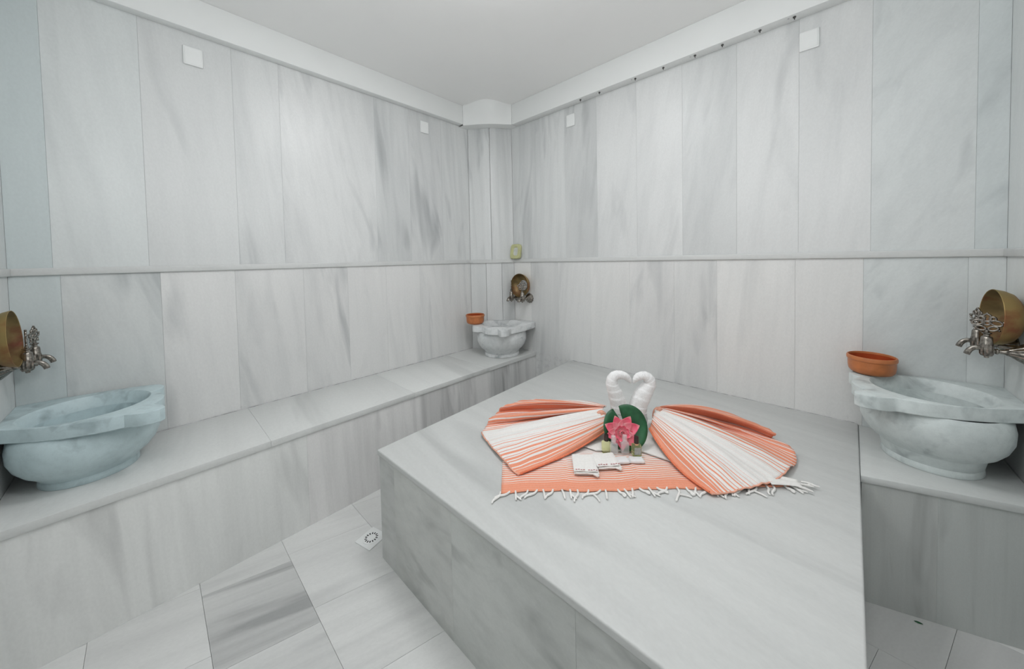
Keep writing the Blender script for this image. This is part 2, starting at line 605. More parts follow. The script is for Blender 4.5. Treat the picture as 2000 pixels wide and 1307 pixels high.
# fixings under the right-hand beam
scr = lathe_mesh([(0, 0), (.0042, 0), (.0062, -.002), (.0058, -.006), (.0022, -.008), (.0022, -.014), (0, -.014)], 12)
scr.materials.append(M_SCREW)
cap = lathe_mesh([(0, 0), (.0032, 0), (.0030, -.004), (0, -.0045)], 10)
cap.materials.append(M_BACK)
for i, x in enumerate((0.96, 1.104, 1.345, 1.51, 1.676, 1.805, 1.963, 2.092)):
    o = link('fixing_screw', scr, None, None, (x, -0.043, Z_BEAM))
    set_parent(o, beam_r)
    if i in (1, 2, 4, 6, 7):
        o = link('anchor_cap', cap, None, None, (x - .022, -0.046, Z_BEAM))
        set_parent(o, beam_r)


# ================================================================ benches and heated platform
# ---- long bench along the left wall
bench = tag(empty('marble_bench', (0.24, -1.2, 0)), 'long grey marble bench running along the left wall to the far corner', 'bench')
box('body', (0.002, -LY + .002, 0.0), (W_BENCH - .034, -.40, Z_BENCH - .028), M_BACK, bench, bev=0)
ca = [(x + .0025, y - .0025) for x, y in arc(BULGE, 13)]
prism('body', [(W_BENCH - .034, -.40), (W_BENCH - .034, -.002), (COL_X + .003, -.002)] + ca[::-1] + [(.002, COL_Y - .003), (.002, -.40)], 0.0, Z_BENCH - .028, M_BACK, bench, bev=0)
ys = [-LY + .001, -1.78, -1.10, -0.52]
for i in range(3):
    stone(box('top_slab', (0.001, ys[i] + .0002, Z_BENCH - .027), (W_BENCH, ys[i + 1] - .0002, Z_BENCH), M_TOP, bench, bev=0.0012, seg=2), (1.06, 1.06, 1.055), 0.6, 0.1)
stone(prism('top_slab', [(W_BENCH, -.5198), (W_BENCH, -.001), (COL_X + .003, -.001)] + ca[::-1] + [(.001, COL_Y - .003), (.001, -.5198)], Z_BENCH - .027, Z_BENCH, M_TOP, bench, bev=0.001), (1.03, 1.03, 1.025), 0.7, 0.1)
ys = [-LY + .001, -1.645, -1.02, -0.50, -0.001]
tn = [((1.0, 1.01, 1.0), 0.6), ((0.98, 0.97, 0.97), 0.95), ((0.97, 0.96, 0.96), 1.3), ((0.92, 0.92, 0.92), 1.6)]
for i in range(4):
    stone(box('front_panel', (W_BENCH - .032, ys[i] + .0001, 0.0), (W_BENCH - .007, ys[i + 1] - .0001, Z_BENCH - .0285), M_FRONT, bench, bev=0.0004), tn[i][0], tn[i][1], 0.05)
o = link('sealant_bead', tube_mesh([(0.0032, -LY + .01, Z_BENCH), (0.0032, -1.2, Z_BENCH), (0.0032, COL_Y - .01, Z_BENCH)], .0026, 8), M_SEAL, None)
set_parent(o, bench)

# ---- broad heated platform in the middle
PL = [(0.825, -0.001), (2.312, -0.001), (2.262, -1.487), (0.891, -1.507)]
plat = tag(empty('marble_platform', (1.6, -0.75, 0)), 'broad grey marble heated platform carrying the orange towels', 'platform')


def inset(pts, d):
    cx = sum(p[0] for p in pts) / len(pts)
    cy = sum(p[1] for p in pts) / len(pts)
    return [(x - math.copysign(d, x - cx), y - (math.copysign(d, y - cy) if y < -.1 else 0)) for x, y in pts]


prism('body', inset(PL, .032), 0.0, Z_PLAT - .025, M_BACK, plat, bev=0)
stone(prism('top_slab', PL, Z_PLAT - .023, Z_PLAT, M_TOP, plat, bev=0.005, seg=3), (0.95, 0.95, 0.945), 1.1, 0.12)


def side_panels(root, A, B, fr, z1, mat, tints, vn, th=0.025, out=(0, 0)):
    """panels along the line A-B, standing in front of a body; `out` points away from it"""
    for i in range(len(fr) - 1):
        a = Vector(A).lerp(Vector(B), fr[i] + .0001)
        b = Vector(A).lerp(Vector(B), fr[i + 1] - .0001)
        pts = [(a.x, a.y), (b.x, b.y), (b.x - out[0] * th, b.y - out[1] * th), (a.x - out[0] * th, a.y - out[1] * th)]
        stone(prism('front_panel', pts, 0.0, z1, mat, root, bev=0.0004), tints[i], vn)


PI = inset(PL, .006)
zt = Z_PLAT - .0245
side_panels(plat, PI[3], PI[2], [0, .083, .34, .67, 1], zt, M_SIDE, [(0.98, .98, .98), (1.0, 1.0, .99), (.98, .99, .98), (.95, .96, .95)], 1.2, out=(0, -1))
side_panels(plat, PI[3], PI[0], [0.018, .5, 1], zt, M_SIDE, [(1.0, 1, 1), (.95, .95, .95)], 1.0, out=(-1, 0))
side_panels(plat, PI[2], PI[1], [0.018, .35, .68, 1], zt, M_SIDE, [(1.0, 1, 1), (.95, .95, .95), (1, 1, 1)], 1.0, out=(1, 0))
o = link('sealant_bead', tube_mesh([(0.84, -.0032, Z_PLAT), (1.5, -.0032, Z_PLAT), (2.30, -.0032, Z_PLAT)], .0026, 8), M_SEAL, None)
set_parent(o, plat)

# ---- short bench in the right corner
rb = tag(empty('marble_bench', (2.5, -0.2, 0)), 'short marble bench between the platform and the right-hand wall', 'bench')
F0, F1 = (2.298, -0.4785), (LX - .001, -0.359)
RB = [(2.316, -.001), (LX - .001, -.001), F1, F0]
prism('body', [(2.322, -.002), (LX - .002, -.002), (LX - .002, -.33), (2.322, -.435)], 0.0, Z_BENCH2 - .028, M_BACK, rb, bev=0)
stone(prism('top_slab', [(2.3127, -.001), RB[1], F1, (2.2968, -0.4785)], Z_BENCH2 - .024, Z_BENCH2, M_TOP, rb, bev=0.003, seg=2), (0.97, 0.985, 0.98), 0.6)
dv = (Vector(F1) - Vector(F0)).normalized()
nv = (dv.y, -dv.x)
A = (2.3020 - nv[0] * .007, -.4780 - nv[1] * .007)
B = (F1[0] - nv[0] * .007 - .002, F1[1] - nv[1] * .007)
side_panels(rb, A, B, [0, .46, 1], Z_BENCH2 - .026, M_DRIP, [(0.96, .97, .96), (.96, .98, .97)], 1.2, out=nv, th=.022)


# ================================================================ things on the walls
plate_mesh = box_mesh(0.070, 0.009, 0.086, 0.004, 3)
plate_mesh.materials.append(M_WHITE)
plate_in = box_mesh(0.058, 0.002, 0.074, 0.0008, 1)
plate_in.materials.append(M_WHITE)


def wall_plate(loc, rz, label):
    t = tag(empty('cover_plate', loc, rz), label, 'cover plate', 'white cover plates high on the walls')
    link('plate', plate_mesh, None, t, (0, -0.0046, 0))
    link('lid', plate_in, None, t, (0, -0.0096, 0))


wall_plate((0, -1.928, 2.191), math.radians(90), 'square white cover plate high on the left wall, the one nearer the frame edge')
wall_plate((0, -0.668, 2.196), math.radians(90), 'square white cover plate on the left wall close to the far corner')
wall_plate((0.853, 0, 2.187), 0, 'square white cover plate on the right wall close to the far corner')
wall_plate((2.142, 0, 2.177), 0, 'square white cover plate on the right wall, farthest from the corner')

# ---------------------------------------------------------------- marble basins
OUT = [(0, 0), (0, .275), (.016, .292), (.087, .358), (.143, .396), (.213, .426), (.255, .436), (.284, .436), (.300, .452), (.319, .464), (.345, .471), (.366, .469), (.380, .452), (.380, .43), (.364, .40), (.350, .378), (.362, .362), (.376, .335), (.382, .30), (.381, .27), (.373, .235), (.362, .205), (.350, .188), (.366, .178), (.382, .158), (.386, .13), (.376, .10), (.358, .078), (.314, .057), (.236, .032), (.117, .008)]
HC, HR = (.188, .222), .152


def ray_out(poly, c, a):
    d = (math.cos(a), math.sin(a))
    best = 1e9
    n = len(poly)
    for i in range(n):
        p, q = poly[i], poly[(i + 1) % n]
        ex, ey = q[0] - p[0], q[1] - p[1]
        den = d[0] * ey - d[1] * ex
        if abs(den) < 1e-12:
            continue
        wx, wy = p[0] - c[0], p[1] - c[1]
        t = (wx * ey - wy * ex) / den
        u = (wx * d[1] - wy * d[0]) / den
        if t > 0 and -1e-9 <= u <= 1 + 1e-9:
            best = min(best, t)
    return best


def basin(label, org, ua, ub, z0, height, sa, sb, tint, vein, clip=None, rb_=0.178, hr=HR, out=None, fs=1.0):
    """a: away from the tap wall, b: away from the other wall; ua/ub their directions"""
    ua, ub = Vector(ua), Vector(ub)
    poly = [(a * sa, b * sb) for a, b in (out or OUT)]
    hc = (HC[0] * sa, HC[1] * sb)
    ctr = Vector((org[0], org[1], 0)) + ua * hc[0] + ub * hc[1]
    root = tag(empty('wash_basin', (ctr.x, ctr.y, z0)), label, 'basin', 'carved marble wash basins in the corners')

    def W(a, b, z):
        v = ua * (a - hc[0]) + ub * (b - hc[1])
        return (v.x, v.y, z)
    N = 200
    th = 0.046
    H = height
    bm = bmesh.new()
    rings = [[], [], [], [], [], [], [], []]
    for i in range(N):
        an = 2 * math.pi * i / N
        ro = ray_out(poly, hc, an)
        if clip:
            # keep clear of the rounded corner panel: stay on the room side of a line
            ca, cb, cc = clip
            dd = ca * math.cos(an) + cb * math.sin(an)
            k0 = cc - (ca * hc[0] + cb * hc[1])
            if dd < -1e-6:
                ro = min(ro, k0 / dd)
        c, s = math.cos(an), math.sin(an)
        e = 0.0028
        for ring, (r, z) in zip(rings, ((ro - e, H), (ro - e * .3, H - e * .3), (ro, H - e), (ro, H - th + .003), (ro - .003, H - th), (hr - .012, H - th), (hr, H - .006), (hr + .006, H))):
            ring.append(bm.verts.new(W(hc[0] + c * r, hc[1] + s * r, z)))
    for k in range(len(rings)):
        a, b = rings[k], rings[(k + 1) % len(rings)]
        for i in range(N):
            j = (i + 1) % N
            bm.faces.new((a[i], a[j], b[j], b[i]))
    stone(link('rim', finish(bm, 30), M_BASIN, root), tint, vein)
    hb = H - th
    prof = [(rb_ - .014, hb + .001), (rb_ - .002, hb - .014), (rb_ + .003, hb - .045), (rb_ + .001, hb - .080), (rb_ - .010, hb - .110), (rb_ - .028, hb - .135), (rb_ - .050, hb - .153), (.120 * fs, .026), (.114 * fs, .020),
            (0, .020), (0, .036), (.05, .040), (.095, .055), (.122, .080), (hr - .016, .115), (hr - .013, hb - .02), (hr - .012, hb + .001)]
    stone(link('bowl', lathe_mesh(prof, 64), M_BASIN, root), tint, vein)
    stone(link('foot', lathe_mesh([(r * fs, z) for r, z in [(0, .0006), (.119, .0006), (.1205, .003), (.120, .016), (.118, .024), (.112, .030), (0, .030)]], 48), M_BASIN, root), tint, vein)
    return root


basin('blue-grey carved marble basin on the long bench at the left edge', (0, -LY), (0, 1, 0), (1, 0, 0), Z_BENCH, 0.237, 1.0, 1.0, (0.72, 0.86, 0.89), 1.1)
basin('pale grey-green carved marble basin on the short right-hand bench', (LX, 0), (-1, 0, 0), (0, -1, 0), Z_BENCH2, 0.257, 1.05, 0.87, (0.90, 0.96, 0.95), 1.0, rb_=.176, hr=.146)
FAR_OUT = [(0, 0), (0, .415), (.03, .425), (.087, .437), (.143, .443), (.213, .443), (.255, .440), (.278, .436)] + OUT[8:]
basin('white and grey mottled marble basin on the long bench in the far corner', (0.110, -0.004), (0, -1, 0), (1, 0, 0), Z_BENCH, 0.243, 1.10, 0.92, (1.0, 1.0, 1.0), 1.3, clip=(4.0, 3.7, 0.835), rb_=.192, hr=.152, out=FAR_OUT, fs=1.13)

# ---------------------------------------------------------------- terracotta bowls
M_TERRA = plain('terracotta', (0.56, 0.19, 0.065), 0.38, noise=0.18, nscale=30)
M_TERRA_IN = plain('terracotta_glaze', (0.42, 0.075, 0.025), 0.2, noise=0.15, nscale=20)


def terracotta(label, loc, s=1.0):
    t = tag(empty('terracotta_bowl', loc), label, 'bowl', 'terracotta bowls on the basin rims')
    q = [(0, 0), (.050, 0), (.060, .004), (.067, .014), (.0690, .030), (.0695, .052), (.0700, .054), (.0730, .057), (.0735, .066), (.0715, .071), (.0690, .072), (.0672, .070), (.0665, .064)]
    i = [(.0665, .064), (.0655, .050), (.0640, .022), (.058, .012), (.046, .008), (0, .007)]
    link('body', lathe_mesh([(r * s, z * s) for r, z in q], 56), M_TERRA, t)
    link('glazed_inside', lathe_mesh([(r * s, z * s) for r, z in i], 56), M_TERRA_IN, t)


terracotta('terracotta bowl standing on the rim of the right-hand basin', (2.345, -0.077, Z_BENCH2 + .2575), 1.02)
terracotta('terracotta bowl standing on the rim of the far corner basin', (0.155, -0.345, Z_BENCH + .2435), 1.02)

# ---------------------------------------------------------------- taps
M_NICKEL = plain('aged_nickel', (0.34, 0.315, 0.28), 0.26, 0.95, noise=0.65, nscale=110)


def brass_material(name, c1, c2, c3):
    m, nt, b = new_mat(name)
    tc = node(nt, 'ShaderNodeTexCoord')
    nz = node(nt, 'ShaderNodeTexNoise')
    nz.inputs['Scale'].default_value = 14
    nz.inputs['Detail'].default_value = 5
    nt.links.new(tc.outputs['Object'], nz.inputs['Vector'])
    nt.links.new(ramp(nt, nz.outputs['Fac'], [(0.3, c1), (0.52, c2), (0.72, c3)]), b.inputs['Base Color'])
    b.inputs['Metallic'].default_value = 0.7
    b.inputs['Roughness'].default_value = 0.5
    return m


M_BRASS = brass_material('old_brass', (0.30, 0.25, 0.10), (0.36, 0.25, 0.10), (0.26, 0.10, 0.05))
M_BRASS_IN = brass_material('old_brass_inside', (0.16, 0.12, 0.06), (0.30, 0.22, 0.10), (0.22, 0.07, 0.05))
M_TIN = plain('tin_disc', (0.55, 0.55, 0.56), 0.4, 0.7, noise=0.2, nscale=60)

# tap meshes: +x points away from the wall, origin at the wall
flange_m = lathe_mesh([(0, 0), (.033, 0), (.034, .003), (.030, .010), (.022, .022), (.013, .034), (.011, .038), (0, .038)], 60, 12, 0.05, 'x')
pipe_bm = bmesh.new()
lathe_bm(pipe_bm, [(0, .030), (.0085, .030), (.0115, .036), (.0115, .040), (.0080, .044), (.0072, .056), (.0095, .058), (.0095, .062), (.0072, .064), (.0085, .078), (0, .078)], 24, axis='x')
pipe_m = finish(pipe_bm, 40)
valve_m = lathe_mesh([(0, -.024), (.0050, -.024), (.0050, -.019), (.0115, -.017), (.0145, -.010), (.0150, .012), (.0140, .020), (0, .020)], 60, 12, 0.06)
bonnet_m = lathe_mesh([(0, .018), (.0140, .018), (.0145, .022), (.0135, .024), (.0125, .042), (.0115, .046), (.0070, .050), (.0065, .055), (.0105, .058), (.0105, .061), (.0050, .063), (.0040, .070), (0, .070)], 32)
sp = catmull([(.010, 0, .004, .0085), (.022, 0, .007, .0075), (.034, 0, .006, .0078), (.046, 0, -.001, .0090), (.054, 0, -.012, .0100), (.056, 0, -.018, .0098)], 18)
spout_m = tube_mesh([p[:3] for p in sp], [p[3] for p in sp], 40, 40, flute=10, amp=0.05)


def ring_pts(cy, cz, ry, rz, n=18, rot=0.0):
    out = []
    for i in range(n):
        a = 2 * math.pi * i / n
        y, z = ry * math.cos(a), rz * math.sin(a)
        out.append((0, cy + y * math.cos(rot) - z * math.sin(rot), cz + y * math.sin(rot) + z * math.cos(rot)))
    return out


bm = bmesh.new()
for (cy, cz, ry, rz, rot) in ((-.018, .092, .0115, .0075, .3), (.018, .092, .0115, .0075, -.3), (0, .108, .0080, .0110, 0), (-.012, .075, .0100, .0062, -.35), (.012, .075, .0100, .0062, .35),
                              (0, .091, .0058, .0058, 0), (-.011, .105, .006, .006, 0), (.011, .105, .006, .006, 0)):
    tube_bm(bm, ring_pts(cy, cz, ry, rz, 18, rot), .0028, 8, closed=True)
for (cy, cz) in ((-.031, .096), (.031, .096), (0, .121), (-.023, .070), (.023, .070)):
    lathe_bm(bm, [(0, -.0032), (.0023, -.0023), (.0032, 0), (.0023, .0023), (0, .0032)], 10, loc=(0, cy, cz))
handle_m = finish(bm, 60)
for me in (flange_m, pipe_m, valve_m, bonnet_m, spout_m, handle_m):
    me.materials.append(M_NICKEL)
VX = 0.080     # where the valve stands on the pipe


def tap(label, loc, rz, turn, vx=VX, ss=0.72, s=1.0):
    t = tag(empty('wall_tap', loc, rz), label, 'tap', 'old nickel taps over the basins')
    for nm, me in (('flange', flange_m), ('pipe', pipe_m)):
        link(nm, me, None, t).scale = (vx / VX, 1, 1)
    link('valve_body', valve_m, None, t, (vx, 0, 0))
    bn = link('bonnet', bonnet_m, None, t, (vx, 0, 0))
    link('spout', spout_m, None, t, (vx, 0, 0)).scale = (ss, 1, 1)
    o = link('handle', handle_m, None, bn)
    o.rotation_euler = (0, 0, turn)
    o.location = (0, 0, -.006)
    o.scale = (1.05, 1.05, 1.08)
    t.scale = (s, s, s)
    return t


def bowl_metal(label, loc, axis_dir, tilt, s=1.0, depth=1.0):
    """bowl standing on its edge, opening along axis_dir (angle in plan)"""
    t = empty('brass_bowl', loc)
    t.rotation_mode = 'XYZ'
    t.rotation_euler = (0, math.radians(90) - tilt, axis_dir)
    tag(t, label, 'bowl', 'brass bowls stood behind the taps')
    q = [(0, 0), (.052, 0), (.066, .004), (.082, .016), (.091, .034), (.0945, .052), (.0955, .056), (.0945, .0575), (.0932, .056)]
    i = [(.0932, .056), (.0895, .036), (.080, .019), (.064, .007), (.052, .0035), (0, .003)]
    link('shell', lathe_mesh([(r * s, z * s * depth) for r, z in q], 64), M_BRASS, t)
    link('inside', lathe_mesh([(r * s, z * s * depth) for r, z in i], 64), M_BRASS_IN, t)
    link('centre_disc', lathe_mesh([(0, .0036), (.040 * s, .0036), (.043 * s, .006), (.038 * s, .0075), (0, .0068)], 40), M_TIN, t)
    return t


ZT = 0.862
# left basin: taps on the rear wall, pointing along +y
tap('aged nickel tap at the left basin, the nearer of its pair', (0.170, -LY, ZT), math.radians(90), 0.15, vx=.056)
tap('aged nickel tap at the left basin, the one next to the long wall', (0.050, -LY, ZT), math.radians(90), -0.2, vx=.056)
bowl_metal('brass bowl cut by the left edge of the picture, behind the left taps', (0.228, -LY + .003, ZT + .104), math.radians(90), 0.06, depth=.72)
# right basin: taps on the end wall, pointing along -x
tap('aged nickel tap at the right basin, the nearer of its pair', (LX, -0.200, ZT), math.radians(180), 1.25)
tap('aged nickel tap at the right basin, partly hidden behind its twin', (LX, -0.100, ZT + .006), math.radians(180), 0.3)
bowl_metal('brass bowl with red-brown rim behind the right-hand taps', (LX - .008, -0.136, ZT + .105), math.radians(184), 0.04, depth=.92)
# far basin: taps on the right wall, pointing along -y
tap('aged nickel tap at the far corner basin, in front of its brass bowl', (0.437, 0, ZT + .020), math.radians(-90), 0.75, s=1.15)
tap('aged nickel tap at the far corner basin, left of its brass bowl', (0.318, 0, ZT + .020), math.radians(-90), -0.82, s=1.15)
bowl_metal('dark brass bowl facing the room behind the far corner taps', (0.376, -.003, ZT + .122), math.radians(-91), 0.06, 1.0)

# ---------------------------------------------------------------- soap dish leaning on the rail
M_OLIVE = plain('olive_plastic', (0.56, 0.57, 0.30), 0.45, noise=0.12, nscale=25)
M_PEARL = plain('pearl_inside', (0.62, 0.64, 0.60), 0.35, noise=0.15, nscale=40)
sd = empty('soap_dish', (0.312, -0.032, Z_RAIL1 + .001))
sd.rotation_euler = (math.radians(-10), 0, math.radians(4))
tag(sd, 'pale olive soap dish with an oval hollow, stood on the rail', 'soap dish')


def rounded(w, h, r, n=6):
    pts = []
    for cx, cz, a0 in ((w - r, h - r, 0), (-w + r, h - r, 90), (-w + r, r, 180), (w - r, r, 270)):
        for i in range(n + 1):
            a = math.radians(a0 + 90 * i / n)
            pts.append((cx + r * math.cos(a), cz + r * math.sin(a)))
    return pts


bm = bmesh.new()
NN = 56
op = rounded(.052, .122, .026, 13)
ctr = (0.0, 0.061)
R_ = [[], [], [], [], []]
for i in range(len(op)):
    x, z = op[i]
    an = math.atan2((z - ctr[1]), (x - ctr[0]))
    ex, ez = ctr[0] + .032 * math.cos(an), ctr[1] + .043 * math.sin(an)
    for ring, (X, Y, Z) in zip(R_, ((x, 0.010, z), (x, -0.006, z), (ctr[0] + (x - ctr[0]) * .93, -0.010, ctr[1] + (z - ctr[1]) * .94), (ex, -0.009, ez), (ctr[0] + (ex - ctr[0]) * .84, -.001, ctr[1] + (ez - ctr[1]) * .84))):
        ring.append(bm.verts.new((X, Y, Z)))
for a, b in zip(R_[:-1], R_[1:]):
    for i in range(len(op)):
        j = (i + 1) % len(op)
        bm.faces.new((a[i], a[j], b[j], b[i]))
bm.faces.new(R_[0])
link('frame', finish(bm, 40), M_OLIVE, sd)
bm = bmesh.new()
rr = []
for k in range(4):
    f_ = .86 * (1 - k / 3.2)
    rr.append([bm.verts.new((.032 * f_ * math.cos(2 * math.pi * i / 40), -.0014 + .006 * k / 3, .061 + .043 * f_ * math.sin(2 * math.pi * i / 40))) for i in range(40)])
for a, b in zip(rr[:-1], rr[1:]):
    for i in range(40):
        bm.faces.new((a[i], a[(i + 1) % 40], b[(i + 1) % 40], b[i]))
bm.faces.new(rr[-1])
link('oval_hollow', finish(bm, 50), M_PEARL, sd)

# ---------------------------------------------------------------- floor drain and a scrap of leaf
dr = tag(empty('floor_drain', (0.770, -1.490, 0.0), math.radians(14)), 'white plastic floor drain grate beside the platform corner', 'drain')
link('frame', box_mesh(0.094, 0.094, 0.004, 0.0015, 2), M_WHITE, dr, (0, 0, 0.0022))
gd = link('grate_disc', lathe_mesh([(0, .004), (.036, .004), (.036, .0055), (.034, .0060), (0, .0062)], 40), M_WHITE, dr)
slot = box_mesh(0.0090, 0.0046, 0.0006, 0)
slot.materials.append(plain('drain_slot', (0.04, 0.04, 0.04), 0.8))
for i in range(14):
    a = 2 * math.pi * i / 14
    o = link('slot', slot, None, gd, (.023 * math.cos(a), .023 * math.sin(a), .0064))
    o.rotation_euler = (0, 0, a)
M_LEAF = plain('leaf_green', (0.022, 0.125, 0.05), 0.32, noise=0.45, nscale=22)
bm = bmesh.new()
prev = None
for i in range(9):
    t = i / 8
    w = .0065 * math.sin(math.pi * t) ** .7 + .0004
    x = -.016 + .032 * t
    ring = [bm.verts.new((x, -w, .0012 + .002 * t)), bm.verts.new((x, 0, .0026 + .002 * t)), bm.verts.new((x, w, .0012 + .002 * t)), bm.verts.new((x, 0, .0006))]
    if prev:
        for k in range(4):
            bm.faces.new((prev[k], prev[(k + 1) % 4], ring[(k + 1) % 4], ring[k]))
    prev = ring
o = link('leaf_scrap', finish(bm, 60), M_LEAF, None, (2.432, -0.452, 0.0))
o.rotation_euler = (0, 0, math.radians(8))
o.scale = (.6, .6, .6)
tag(o, 'tiny green leaf scrap on the floor below the short bench', 'leaf')

# ---------------------------------------------------------------- added globe lamps, fill light above and beside the camera's view
M_DIFF, nt_, b_ = new_mat('fill_globe_glow')
b_.inputs['Base Color'].default_value = (0.9, 0.9, 0.88, 1)
b_.inputs['Emission Color'].default_value = (0.985, 0.985, 1.0, 1)
b_.inputs['Emission Strength'].default_value = FILL_GLOBE_STRENGTH
cup_m = lathe_mesh([(0, 0), (.055, 0), (.055, -.010), (.030, -.028), (.006, -.034), (.006, -.46), (.030, -.466), (.048, -.485), (.048, -.500), (0, -.500)], 40)
cup_m.materials.append(M_WHITE)
globe_m = lathe_mesh([(.046, -.495)] + [(.13 * math.sin(math.radians(a)), -.615 + .13 * math.cos(math.radians(a))) for a in range(24, 180, 12)] + [(0, -.745)], 40)
globe_m.materials.append(M_DIFF)
for loc, lb in (((1.42, -2.13, Z_CEIL), 'added opal globe fill lamp, out of view on the side of the long left wall'), ((2.22, -1.38, Z_CEIL), 'added opal globe fill lamp, out of view on the side of the right wall')):
    lamp = tag(empty('added_globe_lamp', loc), lb, 'lamp', 'added globe fill lamps out of view')
    link('stem_and_cup', cup_m, None, lamp)
    link('globe', globe_m, None, lamp)


M_FILL_DOME, nt_, b_ = new_mat('fill_dome_glow')  # added ceiling dome, spreads light evenly over platform, bench and walls
b_.inputs['Base Color'].default_value = (0.9, 0.9, 0.88, 1)
b_.inputs['Emission Color'].default_value = (0.985, 0.985, 1.0, 1)
b_.inputs['Emission Strength'].default_value = FILL_DOME_STRENGTH
lamp = tag(empty('added_dome_lamp', (1.30, -1.20, Z_CEIL)), 'added flat dome fill lamp, out of view in the middle of the ceiling', 'lamp')
link('base', lathe_mesh([(0, 0), (.215, 0), (.215, -.014), (.200, -.018), (0, -.018)], 48), M_WHITE, lamp)
link('dome', lathe_mesh([(.198, -.016), (.19, -.028), (.15, -.042), (.08, -.050), (0, -.053)], 48), M_FILL_DOME, lamp)


# ================================================================ towel display on the platform
ZP = Z_PLAT + 0.0005


def at(r, f, z=0.0):
    """point on the platform: r to the right and f away, seen from the room's entrance"""
    p = Vector((CAM.x, CAM.y, 0)) + E_R * r + E_F * f
    return Vector((p.x, p.y, ZP + z))


def cloth_material(name, stops, period, coral=(0.92, 0.37, 0.235), white=(0.90, 0.885, 0.86)):
    """striped woven cloth: uv.x runs across the stripes; stops give how much of each stripe is coral"""
    m, nt, b = new_mat(name)
    L = nt.links.new
    uv = node(nt, 'ShaderNodeUVMap', uv_map='UVMap')
    sep = node(nt, 'ShaderNodeSeparateXYZ')
    L(uv.outputs[0], sep.inputs[0])
    u = sep.outputs[0]
    duty = ramp(nt, u, [(p, (v, v, v)) for p, v in stops])
    wv = node(nt, 'ShaderNodeTexNoise', noise_dimensions='2D')
    wv.inputs['Scale'].default_value = 5.0
    L(uv.outputs[0], wv.inputs['Vector'])
    fr = math_node(nt, 'FRACT', math_node(nt, 'ADD', math_node(nt, 'DIVIDE', u, period), math_node(nt, 'MULTIPLY', wv.outputs['Fac'], 0.10)))
    tri = math_node(nt, 'MULTIPLY', math_node(nt, 'ABSOLUTE', math_node(nt, 'SUBTRACT', fr, 0.5)), 2.0)
    d = math_node(nt, 'SUBTRACT', duty, tri)
    k = math_node(nt, 'ADD', math_node(nt, 'MULTIPLY', d, 7.0), 0.5, True)
    mix = node(nt, 'ShaderNodeMix', data_type='RGBA')
    mix.inputs[6].default_value = (*white, 1)
    mix.inputs[7].default_value = (*coral, 1)
    L(k, mix.inputs[0])
    tc = node(nt, 'ShaderNodeTexCoord')
    nz = node(nt, 'ShaderNodeTexNoise')
    nz.inputs['Scale'].default_value = 420
    L(tc.outputs['Object'], nz.inputs['Vector'])
    mul = node(nt, 'ShaderNodeMix', data_type='RGBA', blend_type='MULTIPLY')
    mul.inputs[0].default_value = 1.0
    L(mix.outputs[2], mul.inputs[6])
    L(ramp(nt, nz.outputs['Fac'], [(0.3, (.88, .88, .88)), (0.7, (1, 1, 1))]), mul.inputs[7])
    L(mul.outputs[2], b.inputs['Base Color'])
    b.inputs['Roughness'].default_value = 0.9
    b.inputs['Specular IOR Level'].default_value = 0.1
    bp = node(nt, 'ShaderNodeBump')
    bp.inputs['Strength'].default_value = 0.25
    bp.inputs['Distance'].default_value = 0.001
    L(nz.outputs['Fac'], bp.inputs['Height'])
    L(bp.outputs[0], b.inputs['Normal'])
    return m


M_CLOTH = cloth_material('striped_cloth', [(0.0, 1), (0.035, 1), (0.06, .68), (0.14, .52), (0.22, .30), (0.29, .14), (0.33, 0), (0.47, 0), (0.50, .4), (0.56, .7), (0.62, .7), (0.72, .85), (0.84, .8), (0.93, .3), (1.0, .2)], 0.024)
M_CLOTH_R = cloth_material('striped_cloth_right', [(0.0, 1), (0.03, 1), (0.045, .8), (0.085, .62), (0.10, .35), (0.18, .28), (0.24, .14), (0.27, 0), (0.40, 0), (0.43, .25), (0.49, .30), (0.53, .8), (0.70, .72), (0.80, .98), (0.90, .9), (1.0, .7)], 0.021)
M_CLOTH_B = cloth_material('striped_cloth_flat', [(0.0, 1), (0.13, 1), (0.16, .74), (0.34, .62), (0.50, .42), (0.62, .24), (0.72, .1), (0.80, 0.0), (1.0, 0.0)], 0.036)
M_TERRY = plain('white_terry', (0.92, 0.92, 0.915), 0.95, noise=0.10, nscale=260, spec=0.1, bump=0.5)
M_COTTON = plain('white_cotton', (0.87, 0.86, 0.83), 0.9, noise=0.05, nscale=150, spec=0.15, bump=0.25)
M_STITCH = plain('red_stitch', (0.55, 0.20, 0.20), 0.8)


def grid_mesh(V, uvs, thick=0.0):
    """V[i][j] points, uvs[i][j]; a sheet, given thickness downwards along its normal"""
    bm = bmesh.new()
    uvl = bm.loops.layers.uv.new('UVMap')
    vs = [[bm.verts.new(p) for p in row] for row in V]
    for i in range(len(V) - 1):
        for j in range(len(V[0]) - 1):
            q = (vs[i][j], vs[i][j + 1], vs[i + 1][j + 1], vs[i + 1][j])
            f = bm.faces.new(q)
            for l, (a, b) in zip(f.loops, ((i, j), (i, j + 1), (i + 1, j + 1), (i + 1, j))):
                l[uvl].uv = uvs[a][b]
    me = bpy.data.meshes.new('mesh')
    bm.to_mesh(me)
    bm.free()
    for p in me.polygons:
        p.use_smooth = True
    return me


def thicken(o, t):
    md = o.modifiers.new('thickness', 'SOLIDIFY')
    md.thickness = t
    md.offset = 0.0
    return o


